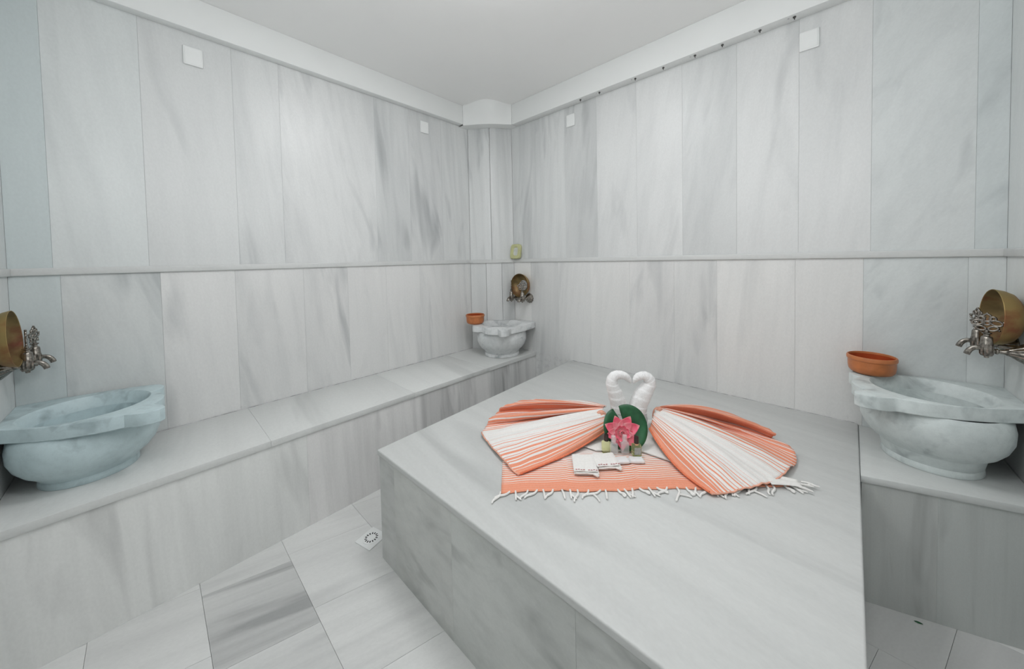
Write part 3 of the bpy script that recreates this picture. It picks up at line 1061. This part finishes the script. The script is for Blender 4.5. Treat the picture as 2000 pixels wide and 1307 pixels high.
# ---- flat striped cloth with its knotted fringe
base = tag(empty('striped_towel', at(0.43, 1.2)), 'flat coral striped towel with white knotted fringe under the two gathered ones', 'towel')
F0_, F1_, R0_, R1_ = 1.072, 1.43, -0.050, 0.888
V, U = [], []
ni, nj = 40, 70
for i in range(ni + 1):
    v = i / ni * (F1_ - F0_)
    row, ru = [], []
    for j in range(nj + 1):
        r = R0_ + (R1_ - R0_) * j / nj
        z = 0.0028 + 0.0007 * math.sin(v * 90 + 3 * math.sin(r * 9))
        for rc in (0.150, 0.395, 0.64):         # pressed fold lines
            z += 0.0030 * math.exp(-((r - rc - 0.03 * math.sin(v * 8)) / 0.007) ** 2)
        f = F0_ + v + 0.0035 * math.sin(r * 17) + .002 * math.sin(r * 51)
        p = at(r, f, z) - Vector(base.location)
        row.append(p)
        ru.append((v / (F1_ - F0_), r))
    V.append(row)
    U.append(ru)
# stripes across v
uvs = [[(min(1.0, (i / ni) * 1.15), U[i][j][1]) for j in range(nj + 1)] for i in range(ni + 1)]
thicken(link('cloth', grid_mesh(V, uvs), M_CLOTH_B, base), 0.0022)
rf = random.Random(11)
tassels = []
for k in range(6):
    bm = bmesh.new()
    bend = rf.uniform(-.032, .032)
    Lg = rf.uniform(.026, .046)
    pts = catmull([(0, .004, .0040), (bend * .25, -Lg * .35, .0043), (bend, -Lg * .72, .0043), (bend * rf.uniform(.4, 1.6), -Lg, .0036)], 9)
    tube_bm(bm, pts, [.0030, .0032, .0034, .0038, .0039, .0034, .0030, .0032, .0020], 7)
    if k % 2:
        pts = catmull([(bend * .6, -Lg * .5, .0042), (bend * .2 + .008, -Lg * .8, .0040), (bend * .1 + .014, -Lg * 1.05, .0038)], 6)
        tube_bm(bm, pts, [.0034, .0034, .0032, .0032, .0028, .0016], 6)
    me = finish(bm, 60)
    me.materials.append(M_COTTON)
    tassels.append(me)
ang = math.atan2(E_R.y, E_R.x)
for k in range(34):
    r = R0_ - .004 + (R1_ - R0_ + .008) * (k + rf.uniform(-.25, .25)) / 33
    f = F0_ + 0.0035 * math.sin(r * 17)
    o = link('fringe_tassel', tassels[rf.randrange(6)], None, base)
    o.location = at(r, f) - Vector(base.location)
    o.rotation_euler = (0, 0, ang + rf.uniform(-.5, .5))

# ---- gathered wings
LEFT_WING = [
    (0.00, (1.556, -0.844, 0.496), (1.492, -1.074, 0.453), (1.437, -1.263, 0.450)),
    (0.06, (1.552, -0.845, 0.516), (1.475, -1.076, 0.477), (1.400, -1.257, 0.457)),
    (0.14, (1.542, -0.834, 0.526), (1.443, -1.055, 0.492), (1.342, -1.239, 0.459)),
    (0.24, (1.534, -0.827, 0.536), (1.403, -1.033, 0.501), (1.268, -1.215, 0.459)),
    (0.36, (1.520, -0.809, 0.541), (1.360, -1.006, 0.506), (1.180, -1.182, 0.459)),
    (0.46, (1.508, -0.795, 0.546), (1.316, -0.971, 0.502), (1.134, -1.161, 0.461)),
    (0.56, (1.498, -0.776, 0.541), (1.271, -0.876, 0.465), (1.098, -1.101, 0.453)),
    (0.64, (1.501, -0.782, 0.546), (1.257, -0.932, 0.502), (1.094, -1.078, 0.481)),
    (0.72, (1.487, -0.757, 0.536), (1.191, -0.812, 0.453), (1.036, -0.970, 0.449)),
    (0.80, (1.496, -0.772, 0.546), (1.234, -0.826, 0.514), (1.064, -0.951, 0.490)),
    (0.90, (1.486, -0.744, 0.536), (1.248, -0.719, 0.486), (1.099, -0.759, 0.467)),
    (1.00, (1.482, -0.718, 0.526), (1.284, -0.635, 0.467), (1.180, -0.668, 0.449)),
]
RIGHT_WING = [
    (0.00, (1.666, -0.750, 0.496), (1.808, -0.857, 0.466), (1.952, -0.937, 0.450)),
    (0.06, (1.668, -0.733, 0.516), (1.841, -0.835, 0.482), (1.975, -0.915, 0.456)),
    (0.14, (1.666, -0.711, 0.531), (1.854, -0.793, 0.496), (2.008, -0.871, 0.459)),
    (0.24, (1.663, -0.687, 0.541), (1.864, -0.732, 0.506), (2.047, -0.815, 0.461)),
    (0.36, (1.659, -0.666, 0.546), (1.883, -0.667, 0.506), (2.091, -0.733, 0.460)),
    (0.48, (1.657, -0.648, 0.546), (1.895, -0.605, 0.506), (2.119, -0.639, 0.468)),
    (0.57, (1.656, -0.634, 0.541), (1.865, -0.460, 0.465), (2.134, -0.551, 0.453)),
    (0.66, (1.658, -0.626, 0.541), (1.863, -0.468, 0.484), (2.113, -0.471, 0.468)),
    (0.75, (1.657, -0.612, 0.536), (1.828, -0.366, 0.451), (2.045, -0.409, 0.449)),
    (0.86, (1.662, -0.616, 0.541), (1.832, -0.446, 0.512), (2.064, -0.439, 0.492)),
    (0.94, (1.657, -0.590, 0.531), (1.795, -0.331, 0.477), (1.983, -0.325, 0.459)),
    (1.00, (1.650, -0.558, 0.516), (1.723, -0.311, 0.462), (1.828, -0.286, 0.449)),
]


def wing(name, label, ribs, mat, seed, shift=0.0):
    n_s, n_t = 120, 44
    rows = []
    flat = [(u, a[0] + E_R.x * shift, a[1] + E_R.y * shift, a[2], *b, *c) for u, a, b, c in ribs]
    samp = catmull(flat, n_s)
    rw = random.Random(seed)
    ph = [rw.uniform(0, 6.28) for _ in range(6)]
    g = flat[0][1:4]
    V, U = [], []
    org = Vector((samp[n_s // 2][4], samp[n_s // 2][5], ZP))
    for i, s in enumerate(samp):
        u = s[0]
        a, b, c = Vector(s[1:4]), Vector(s[4:7]), Vector(s[7:10])
        row, ru = [], []
        for j in range(n_t):
            t = j / (n_t - 1)
            # curve through gather (t=0), middle (t=.5), hem (t=1)
            p = a * (2 * (t - .5) * (t - 1)) + b * (-4 * t * (t - 1)) + c * (2 * t * (t - .5))
            # soft gathers running out from the pinch
            w = 0.0060 * math.sin(u * 58 + ph[0] + 1.2 * math.sin(t * 2 + ph[1])) * (0.35 + math.sin(math.pi * min(1, t * 1.15)) * .6)
            w += 0.0022 * math.sin(u * 141 + ph[2] + 2 * t)
            # a few crumples towards the hem
            w += 0.0032 * math.sin(t * 23 + u * 17 + ph[3]) * max(0, t - .45)
            p = p + Vector((0, 0, w))
            if i in (0, n_s - 1) or t > .985:
                p.z = min(p.z, max(p.z, ZP + .0045))
            p.z = max(p.z, ZP + 0.0095)
            row.append(p - org)
            ru.append((u, t * .6))
        V.append(row)
        U.append(ru)
    root = tag(empty(name, org), label, 'towel', 'gathered striped towels')
    o = link('cloth', grid_mesh(V, U), mat, root)
    thicken(o, 0.0022)
    # rolled hems along the front edge and the outer edge
    hem = [V[0][j] + Vector((0, 0, .0026)) for j in range(0, n_t, 2)]
    link('front_hem', tube_mesh(hem, 0.0036, 8), M_HEM, root)
    hem = [V[i][n_t - 1] + Vector((0, 0, .0012)) for i in range(0, n_s // 2 - 4, 2)]
    link('outer_hem', tube_mesh(hem, 0.0026, 8), M_HEM2, root)
    return root, V


M_HEM = plain('coral_hem', (0.88, 0.26, 0.14), 0.9, noise=0.15, nscale=120, spec=.1)
M_HEM2 = plain('pale_coral_hem', (0.88, 0.46, 0.34), 0.9, noise=0.25, nscale=60, spec=.1)
wl, _ = wing('gathered_towel', 'coral and white striped towel fanned out to the left of the heart', LEFT_WING, M_CLOTH, 1)
wr, _ = wing('gathered_towel', 'coral and white striped towel fanned out to the right of the heart', RIGHT_WING, M_CLOTH_R, 5, 0.022)
# bound ends of the gathers
for root, ribs, sgn in ((wl, LEFT_WING, 1), (wr, RIGHT_WING, -1)):
    c = Vector(ribs[4][1]) + E_R * (.022 if sgn < 0 else 0)
    pts = [c + E_R * (-.030 * sgn) + Vector((0, 0, -.010)), c + E_R * (-.014 * sgn) + Vector((0, 0, -.002)), c + E_R * (-.002 * sgn) + Vector((0, 0, -.016)), c + E_R * (.004 * sgn) + Vector((0, 0, -.045))]
    o = link('gathered_end', tube_mesh([Vector(p) - Vector(root.location) for p in catmull([tuple(p) for p in pts], 12)], [.006, .009, .011, .012, .013, .013, .013, .013, .012, .011, .009, .006], 28, flute=7, amp=.12), M_HEM2, root)

# ---- two white towels rolled into swan necks that make a heart
HEART_L = [(1.560, -0.750, 0.452, 0.036), (1.560, -0.750, 0.506, 0.036), (1.559, -0.751, 0.559, 0.035), (1.547, -0.762, 0.618, 0.030), (1.537, -0.771, 0.660, 0.025), (1.542, -0.766, 0.687, 0.021), (1.558, -0.751, 0.697, 0.018), (1.578, -0.733, 0.691, 0.016), (1.590, -0.721, 0.676, 0.012), (1.597, -0.715, 0.661, 0.004)]
HEART_R = [(1.618, -0.696, 0.451, 0.038), (1.618, -0.695, 0.509, 0.038), (1.618, -0.695, 0.558, 0.037), (1.636, -0.678, 0.613, 0.034), (1.656, -0.660, 0.655, 0.025), (1.651, -0.664, 0.679, 0.022), (1.637, -0.678, 0.691, 0.018), (1.621, -0.693, 0.687, 0.016), (1.611, -0.702, 0.674, 0.012), (1.605, -0.707, 0.660, 0.004)]


def neck(label, P, side):
    S = catmull(P, 150)
    pts, rad = [], []
    root = tag(empty('rolled_towel', (P[0][0], P[0][1], ZP)), label, 'towel', 'white rolled towels shaped as a heart')
    n = 28
    bm = bmesh.new()
    C_ = [Vector(s[:3]) - Vector(root.location) for s in S]
    rings = []
    for i, s in enumerate(S):
        t = (C_[min(i + 1, len(S) - 1)] - C_[max(i - 1, 0)]).normalized()
        nf = E_F
        nb = t.cross(nf).normalized()
        ring = []
        arc_l = i / len(S)
        for k in range(n):
            a = 2 * math.pi * k / n
            # wound layers: a step that spirals along the roll
            w = (a / (2 * math.pi) * side + arc_l * 15) % 1.0
            r = max(0.002, s[3]) * (1.0 + 0.075 * (w - .5))
            fl = 0.85 if s[2] < ZP + .09 else 1.0
            p = C_[i] + nf * (r * math.cos(a) * fl) + nb * (r * math.sin(a))
            p.z = max(p.z, 0.014)
            ring.append(bm.verts.new(p))
        rings.append(ring)
    for a, b in zip(rings[:-1], rings[1:]):
        for k in range(n):
            bm.faces.new((a[k], a[(k + 1) % n], b[(k + 1) % n], b[k]))
    bm.faces.new(rings[0][::-1])
    bm.faces.new(rings[-1])
    link('roll', finish(bm, 75), M_TERRY, root)
    return root


nl = neck('white rolled towel forming the left half of the heart', HEART_L, 1)
nr = neck('white rolled towel forming the right half of the heart', HEART_R, -1)
# the flat white towel they grow out of, spread on the striped one
BODY = [(1.565, -0.957), (1.69, -0.848), (1.812, -0.842), (1.800, -0.764), (1.633, -0.569), (1.467, -0.711), (1.49, -0.964)]
o = prism('folded_towel', BODY, ZP + .0083, ZP + .0122, M_COTTON, None, bev=0.002, seg=2)
tag(o, 'flat folded white towel lying under the heart and the flower', 'towel')

# ---------------------------------------------------------------- lotus flower with lily-pad leaf
fl = tag(empty('artificial_lotus', (1.640, -0.880, ZP + .0126)), 'pink artificial lotus with a round green leaf leaning against the heart', 'flower')


def petal_material():
    m, nt, b = new_mat('lotus_petal')
    uv = node(nt, 'ShaderNodeUVMap', uv_map='UVMap')
    sep = node(nt, 'ShaderNodeSeparateXYZ')
    nt.links.new(uv.outputs[0], sep.inputs[0])
    nt.links.new(ramp(nt, sep.outputs[1], [(0.0, (0.90, 0.16, 0.32)), (0.28, (0.95, 0.52, 0.56)), (0.50, (0.95, 0.30, 0.36)), (0.82, (0.92, 0.12, 0.22)), (1.0, (0.96, 0.52, 0.50))]), b.inputs['Base Color'])
    b.inputs['Roughness'].default_value = 0.55
    return m


M_PETAL = petal_material()
M_CORE = plain('lotus_core', (0.90, 0.55, 0.58), 0.6, noise=0.3, nscale=150)
M_STEM = plain('dark_stem', (0.02, 0.035, 0.025), 0.5, noise=0.3)


def petal_mesh(length, width, cup, lift):
    """petal grows along +x in the local plane, cupped towards +z"""
    V, U = [], []
    for i in range(13):
        t = i / 12
        w = width * (math.sin(math.pi * min(1, t ** .8 * 1.0)) ** .85) * (1 - .15 * t) + .0012 * (1 - t)
        row, ru = [], []
        for j in range(9):
            s = j / 4 - 1
            row.append(Vector((length * t, w * s, cup * (s * s) * math.sin(math.pi * t) + lift * t * t)))
            ru.append((j / 8, t))
        V.append(row)
        U.append(ru)
    return grid_mesh(V, U)


# the flower faces the viewer: local x' = right, y' = up, z' = towards the viewer
face = Matrix((( E_R.x, 0, -E_F.x), (E_R.y, 0, -E_F.y), (0, 1, 0))).to_4x4()
tiltm = Matrix.Rotation(math.radians(-18), 4, 'X')
fc = Vector((1.624, -0.878, 0.519)) - Vector(fl.location)
outer = petal_mesh(0.070, 0.0240, 0.008, 0.010)
mid = petal_mesh(0.050, 0.019, 0.007, 0.012)
inn = petal_mesh(0.030, 0.011, 0.005, 0.015)
for me in (outer, mid, inn):
    me.materials.append(M_PETAL)


def put_petal(me, ang_deg, sc=1.0, rise=12, zoff=0.0):
    o = link('petal', me, None, fl)
    M = Matrix.Translation(fc) @ face @ tiltm @ Matrix.Translation((0, 0, zoff)) @ Matrix.Rotation(math.radians(ang_deg), 4, 'Z') @ Matrix.Rotation(math.radians(-rise), 4, 'Y') @ Matrix.Scale(sc, 4)
    o.matrix_local = M
    thicken(o, 0.0011)


for a_, s_ in ((108, 0.92), (56, 1.0), (152, 0.98), (20, 1.06), (188, 0.86), (322, 1.0), (268, 0.86), (226, 0.72), (355, .75)):
    put_petal(outer, a_, s_ * 1.06, 10)
for k in range(8):
    put_petal(mid, 22 + 45 * k, 0.85, 30, .003)
for k in range(7):
    put_petal(inn, 10 + 51 * k, 0.95, 46, .005)
bm = bmesh.new()
lathe_bm(bm, [(0, 0), (.009, 0), (.012, .008), (.010, .013), (0, .014)], 20, 10, .06)
core_o = link('flower_core', finish(bm, 50), M_CORE, fl)
core_o.matrix_local = Matrix.Translation(fc) @ face @ tiltm @ Matrix.Translation((0, 0, .004))
# stem
o = link('stem', tube_mesh([fc + Vector((0, 0, -.005)) + E_F * .004, fc + Vector((0, 0, -.04)) + E_F * .0, Vector((fc.x, fc.y, .003)) + E_F * -.012], [.0042, .0042, .0046], 10), M_STEM, fl)
# leaf: round pad with a notch
bm = bmesh.new()
lr = 0.087
ringA = []
rows_ = []
K = 44
for q in range(7):
    rr_ = lr * (0.02 + .98 * q / 6)
    row = []
    for i in range(K + 1):
        a = math.radians(112) + math.radians(9) + (2 * math.pi - math.radians(18)) * i / K
        k = 1.0 if q == 0 else (1 - .10 * math.exp(-min(i, K - i) / 2.2))
        z = -.006 * math.cos(3 * a) * (q / 6) ** 2 + .010 * (q / 6) ** 2
        row.append(bm.verts.new((rr_ * k * math.cos(a), rr_ * k * math.sin(a) * 0.98, z)))
    rows_.append(row)
for a, b in zip(rows_[:-1], rows_[1:]):
    for i in range(K):
        bm.faces.new((a[i], a[i + 1], b[i + 1], b[i]))
lf = link('lily_pad', finish(bm, 60), M_LEAF, fl)
lf.matrix_local = Matrix.Translation(Vector((1.634, -0.858, 0.5370)) - Vector(fl.location)) @ face @ Matrix.Rotation(math.radians(-20), 4, 'X')
thicken(lf, 0.0016)

# ---------------------------------------------------------------- little bottles
M_OIL, nt_, b_ = new_mat('yellow_oil')
b_.inputs['Base Color'].default_value = (0.95, 0.97, 0.60, 1)
b_.inputs['Transmission Weight'].default_value = 0.85
b_.inputs['Roughness'].default_value = 0.10
b_.inputs['IOR'].default_value = 1.15
M_CLEAR, nt_, b_ = new_mat('clear_plastic')
b_.inputs['Base Color'].default_value = (0.98, 0.99, 0.99, 1)
b_.inputs['Alpha'].default_value = 0.38
b_.inputs['Transmission Weight'].default_value = 0.0
b_.inputs['Roughness'].default_value = 0.25
b_.inputs['IOR'].default_value = 1.10
M_CAP = plain('dark_cap', (0.030, 0.022, 0.020), 0.35, noise=0.2)
M_PAPER = plain('grey_label', (0.42, 0.44, 0.42), 0.7, noise=0.25, nscale=120)


def bottle_body(w, d, h, sh):
    """rounded-square bottle with shoulders and neck"""
    bm = bmesh.new()
    rings = []
    for (z, k, rd) in ((0, .90, .3), (.002, 1, .3), (h, 1, .3), (h + .003, .93, .35), (h + sh, .45, .9), (h + sh + .003, .42, 1)):
        ring = []
        for i in range(32):
            a = 2 * math.pi * i / 32
            e = 2 / (2 + 5 * (1 - rd))
            c, s_ = math.cos(a), math.sin(a)
            ring.append(bm.verts.new((w * k * math.copysign(abs(c) ** e, c), d * (k if k > .5 else k * w / d) * math.copysign(abs(s_) ** e, s_), z)))
        rings.append(ring)
    for a, b in zip(rings[:-1], rings[1:]):
        for i in range(32):
            bm.faces.new((a[i], a[(i + 1) % 32], b[(i + 1) % 32], b[i]))
    bm.faces.new(rings[0][::-1])
    bm.faces.new(rings[-1])
    return finish(bm, 40)


bb = bottle_body(.0170, .0110, .038, .006)
bb.materials.append(M_OIL)
cp = lathe_mesh([(0, .046), (.0085, .046), (.0088, .048), (.0082, .068), (.0075, .070), (0, .070)], 28)
cp.materials.append(M_CAP)
lb_m = box_mesh(.024, .0008, .026, 0)
lb_m.materials.append(M_PAPER)
bc = bottle_body(.0150, .0110, .036, .008)
bc.materials.append(M_CLEAR)
cc = lathe_mesh([(0, .046), (.0090, .046), (.0092, .048), (.0086, .064), (.0078, .066), (0, .066)], 28)
cc.materials.append(M_CLEAR)


def bottle(label, loc, body, cap_, label_mesh=None, dz=0.0):
    t = tag(empty('small_bottle', (loc[0], loc[1], ZP + dz), ang), label, 'bottle', 'sample bottles in front of the flower')
    bdy = link('body', body, None, t)
    link('cap', cap_, None, t)
    if label_mesh:
        link('paper_label', label_mesh, None, bdy, (0.001, -.0118, .021))


bottle('tiny yellow oil bottle with dark cap on the left, no grey label', (1.595, -0.935), bb, cp, None, .0062)
bottle('tiny yellow oil bottle with dark cap and grey label on the right', (1.693, -0.889), bb, cp, lb_m, .0126)
bottle('tiny clear bottle with clear cap, left of the dark stem', (1.618, -0.922), bc, cc, None, .0062)
bottle('tiny clear bottle with clear cap, right of the dark stem', (1.652, -0.899), bc, cc, None, .0126)

# ---------------------------------------------------------------- wrapped soaps
sb_m = box_mesh(.050, .030, .013, .0055, 4)
sb_m.materials.append(plain('white_wrapper', (0.86, 0.87, 0.87), 0.35, noise=0.06, nscale=60))
crimp = box_mesh(.004, .026, .0025, .0008, 1)
crimp.materials.append(sb_m.materials[0])
for lb, loc, rz in (('small white wrapped soap nearest the folded mitts', (1.668, -0.958), ang + .05), ('small white wrapped soap below the labelled oil bottle', (1.706, -0.920), ang - .06)):
    t = tag(empty('wrapped_soap', (loc[0], loc[1], ZP + .0062), rz), lb, 'soap', 'white wrapped soaps')
    link('bar', sb_m, None, t, (0, 0, .0068))
    for sx in (-1, 1):
        link('crimped_end', crimp, None, t, (sx * .0262, 0, .0050))


# ---------------------------------------------------------------- folded bath mitts
def mitt(label, c, rz, w, d, layers, flip, cuff):
    t = tag(empty('folded_mitt', (c[0], c[1], ZP + .0062), rz), label, 'bath mitt', 'folded white bath mitts')
    for k in range(layers):
        sh = .004 * (k % 2) - .002
        bm = bmesh.new()
        nx, ny = 14, 12
        top, bot = [], []
        for i in range(nx + 1):
            rt_, rb2 = [], []
            for j in range(ny + 1):
                x = (i / nx - .5) * w
                y = (j / ny - .5) * d
                e = min(i, nx - i) / 1.2
                e2 = min(j, ny - j) / 1.2
                th = .0042 * min(1, .25 + .75 * min(e, e2))
                wv = .0009 * math.sin(x * 130 + k * 2) + .0008 * math.sin(y * 110 + k)
                zc = .0036 + k * .0058
                rt_.append(bm.verts.new((x + sh, y - sh, zc + th * .7 + wv)))
                rb2.append(bm.verts.new((x + sh, y - sh, max(.0003, zc - th * .7 + wv * .5))))
            top.append(rt_)
            bot.append(rb2)
        for i in range(nx):
            for j in range(ny):
                bm.faces.new((top[i][j], top[i + 1][j], top[i + 1][j + 1], top[i][j + 1]))
                bm.faces.new((bot[i][j], bot[i][j + 1], bot[i + 1][j + 1], bot[i + 1][j]))
        for i in range(nx):
            bm.faces.new((top[i][0], bot[i][0], bot[i + 1][0], top[i + 1][0]))
            bm.faces.new((top[i][ny], top[i + 1][ny], bot[i + 1][ny], bot[i][ny]))
        for j in range(ny):
            bm.faces.new((top[0][j], top[0][j + 1], bot[0][j + 1], bot[0][j]))
            bm.faces.new((top[nx][j], bot[nx][j], bot[nx][j + 1], top[nx][j + 1]))
        lay = link('cloth_layer', finish(bm, 60), M_COTTON, t)
    # dashed red stitching along the open end and a little knotted cord
    zt = .0036 + (layers - 1) * .0058 + .0036
    st = box_mesh(.0060, .0022, .0010, 0)
    st.materials.append(M_STITCH)
    for i in range(9):
        if i in (4,):
            continue
        o = link('stitch', st, None, lay, ((i / 8 - .5) * w * .86, -d * .5 + .007 + .0012 * math.sin(i * 2), zt))
        o.rotation_euler = (0, 0, .2 * math.sin(i * 3))
    kn = catmull([(w * .30, -d * .5 - .001, .007), (w * .36, -d * .5 - .009, .010), (w * .44, -d * .5 - .008, .005), (w * .40, -d * .5 - .002, .009), (w * .50, -d * .5 - .006, .006)], 24)
    link('knotted_cord', tube_mesh(kn, .0030, 8), M_COTTON, t)


mitt('folded white bath mitt lying nearest the gathered towel on the left', (1.583, -1.071), math.radians(38), .080, .100, 3, 1, 1)
mitt('folded white bath mitt between its twin and the wrapped soaps', (1.629, -1.003), math.radians(46), .082, .078, 3, 1, 1)

# loose white fringed end at the right
rt_end = empty('towel_end', (0, 0, 0))
bpy.data.objects.remove(rt_end)
V, U = [], []
p0, p1 = Vector((2.070, -0.745, ZP + .0150)), Vector((2.150, -0.700, ZP + .0125))
for i in range(13):
    t = i / 12
    c = p0.lerp(p1, t)
    nn = Vector((-.49, .87, 0))
    V.append([c + nn * ((j / 8 - .5) * .058 * (1 - .35 * t)) + Vector((0, 0, .0022 * math.sin(j * 1.6 + t * 3))) - wr.location for j in range(9)])
    U.append([(t, j / 8) for j in range(9)])
thicken(link('white_end', grid_mesh(V, U), M_COTTON, wr), .002)
for k in range(3):
    o = link('fringe_tassel', tassels[k], None, wr)
    o.location = Vector((2.146 + .004 * k, -0.722 + .018 * k, ZP + .0085)) - wr.location
    o.rotation_euler = (0, 0, ang + .9 + .3 * k)
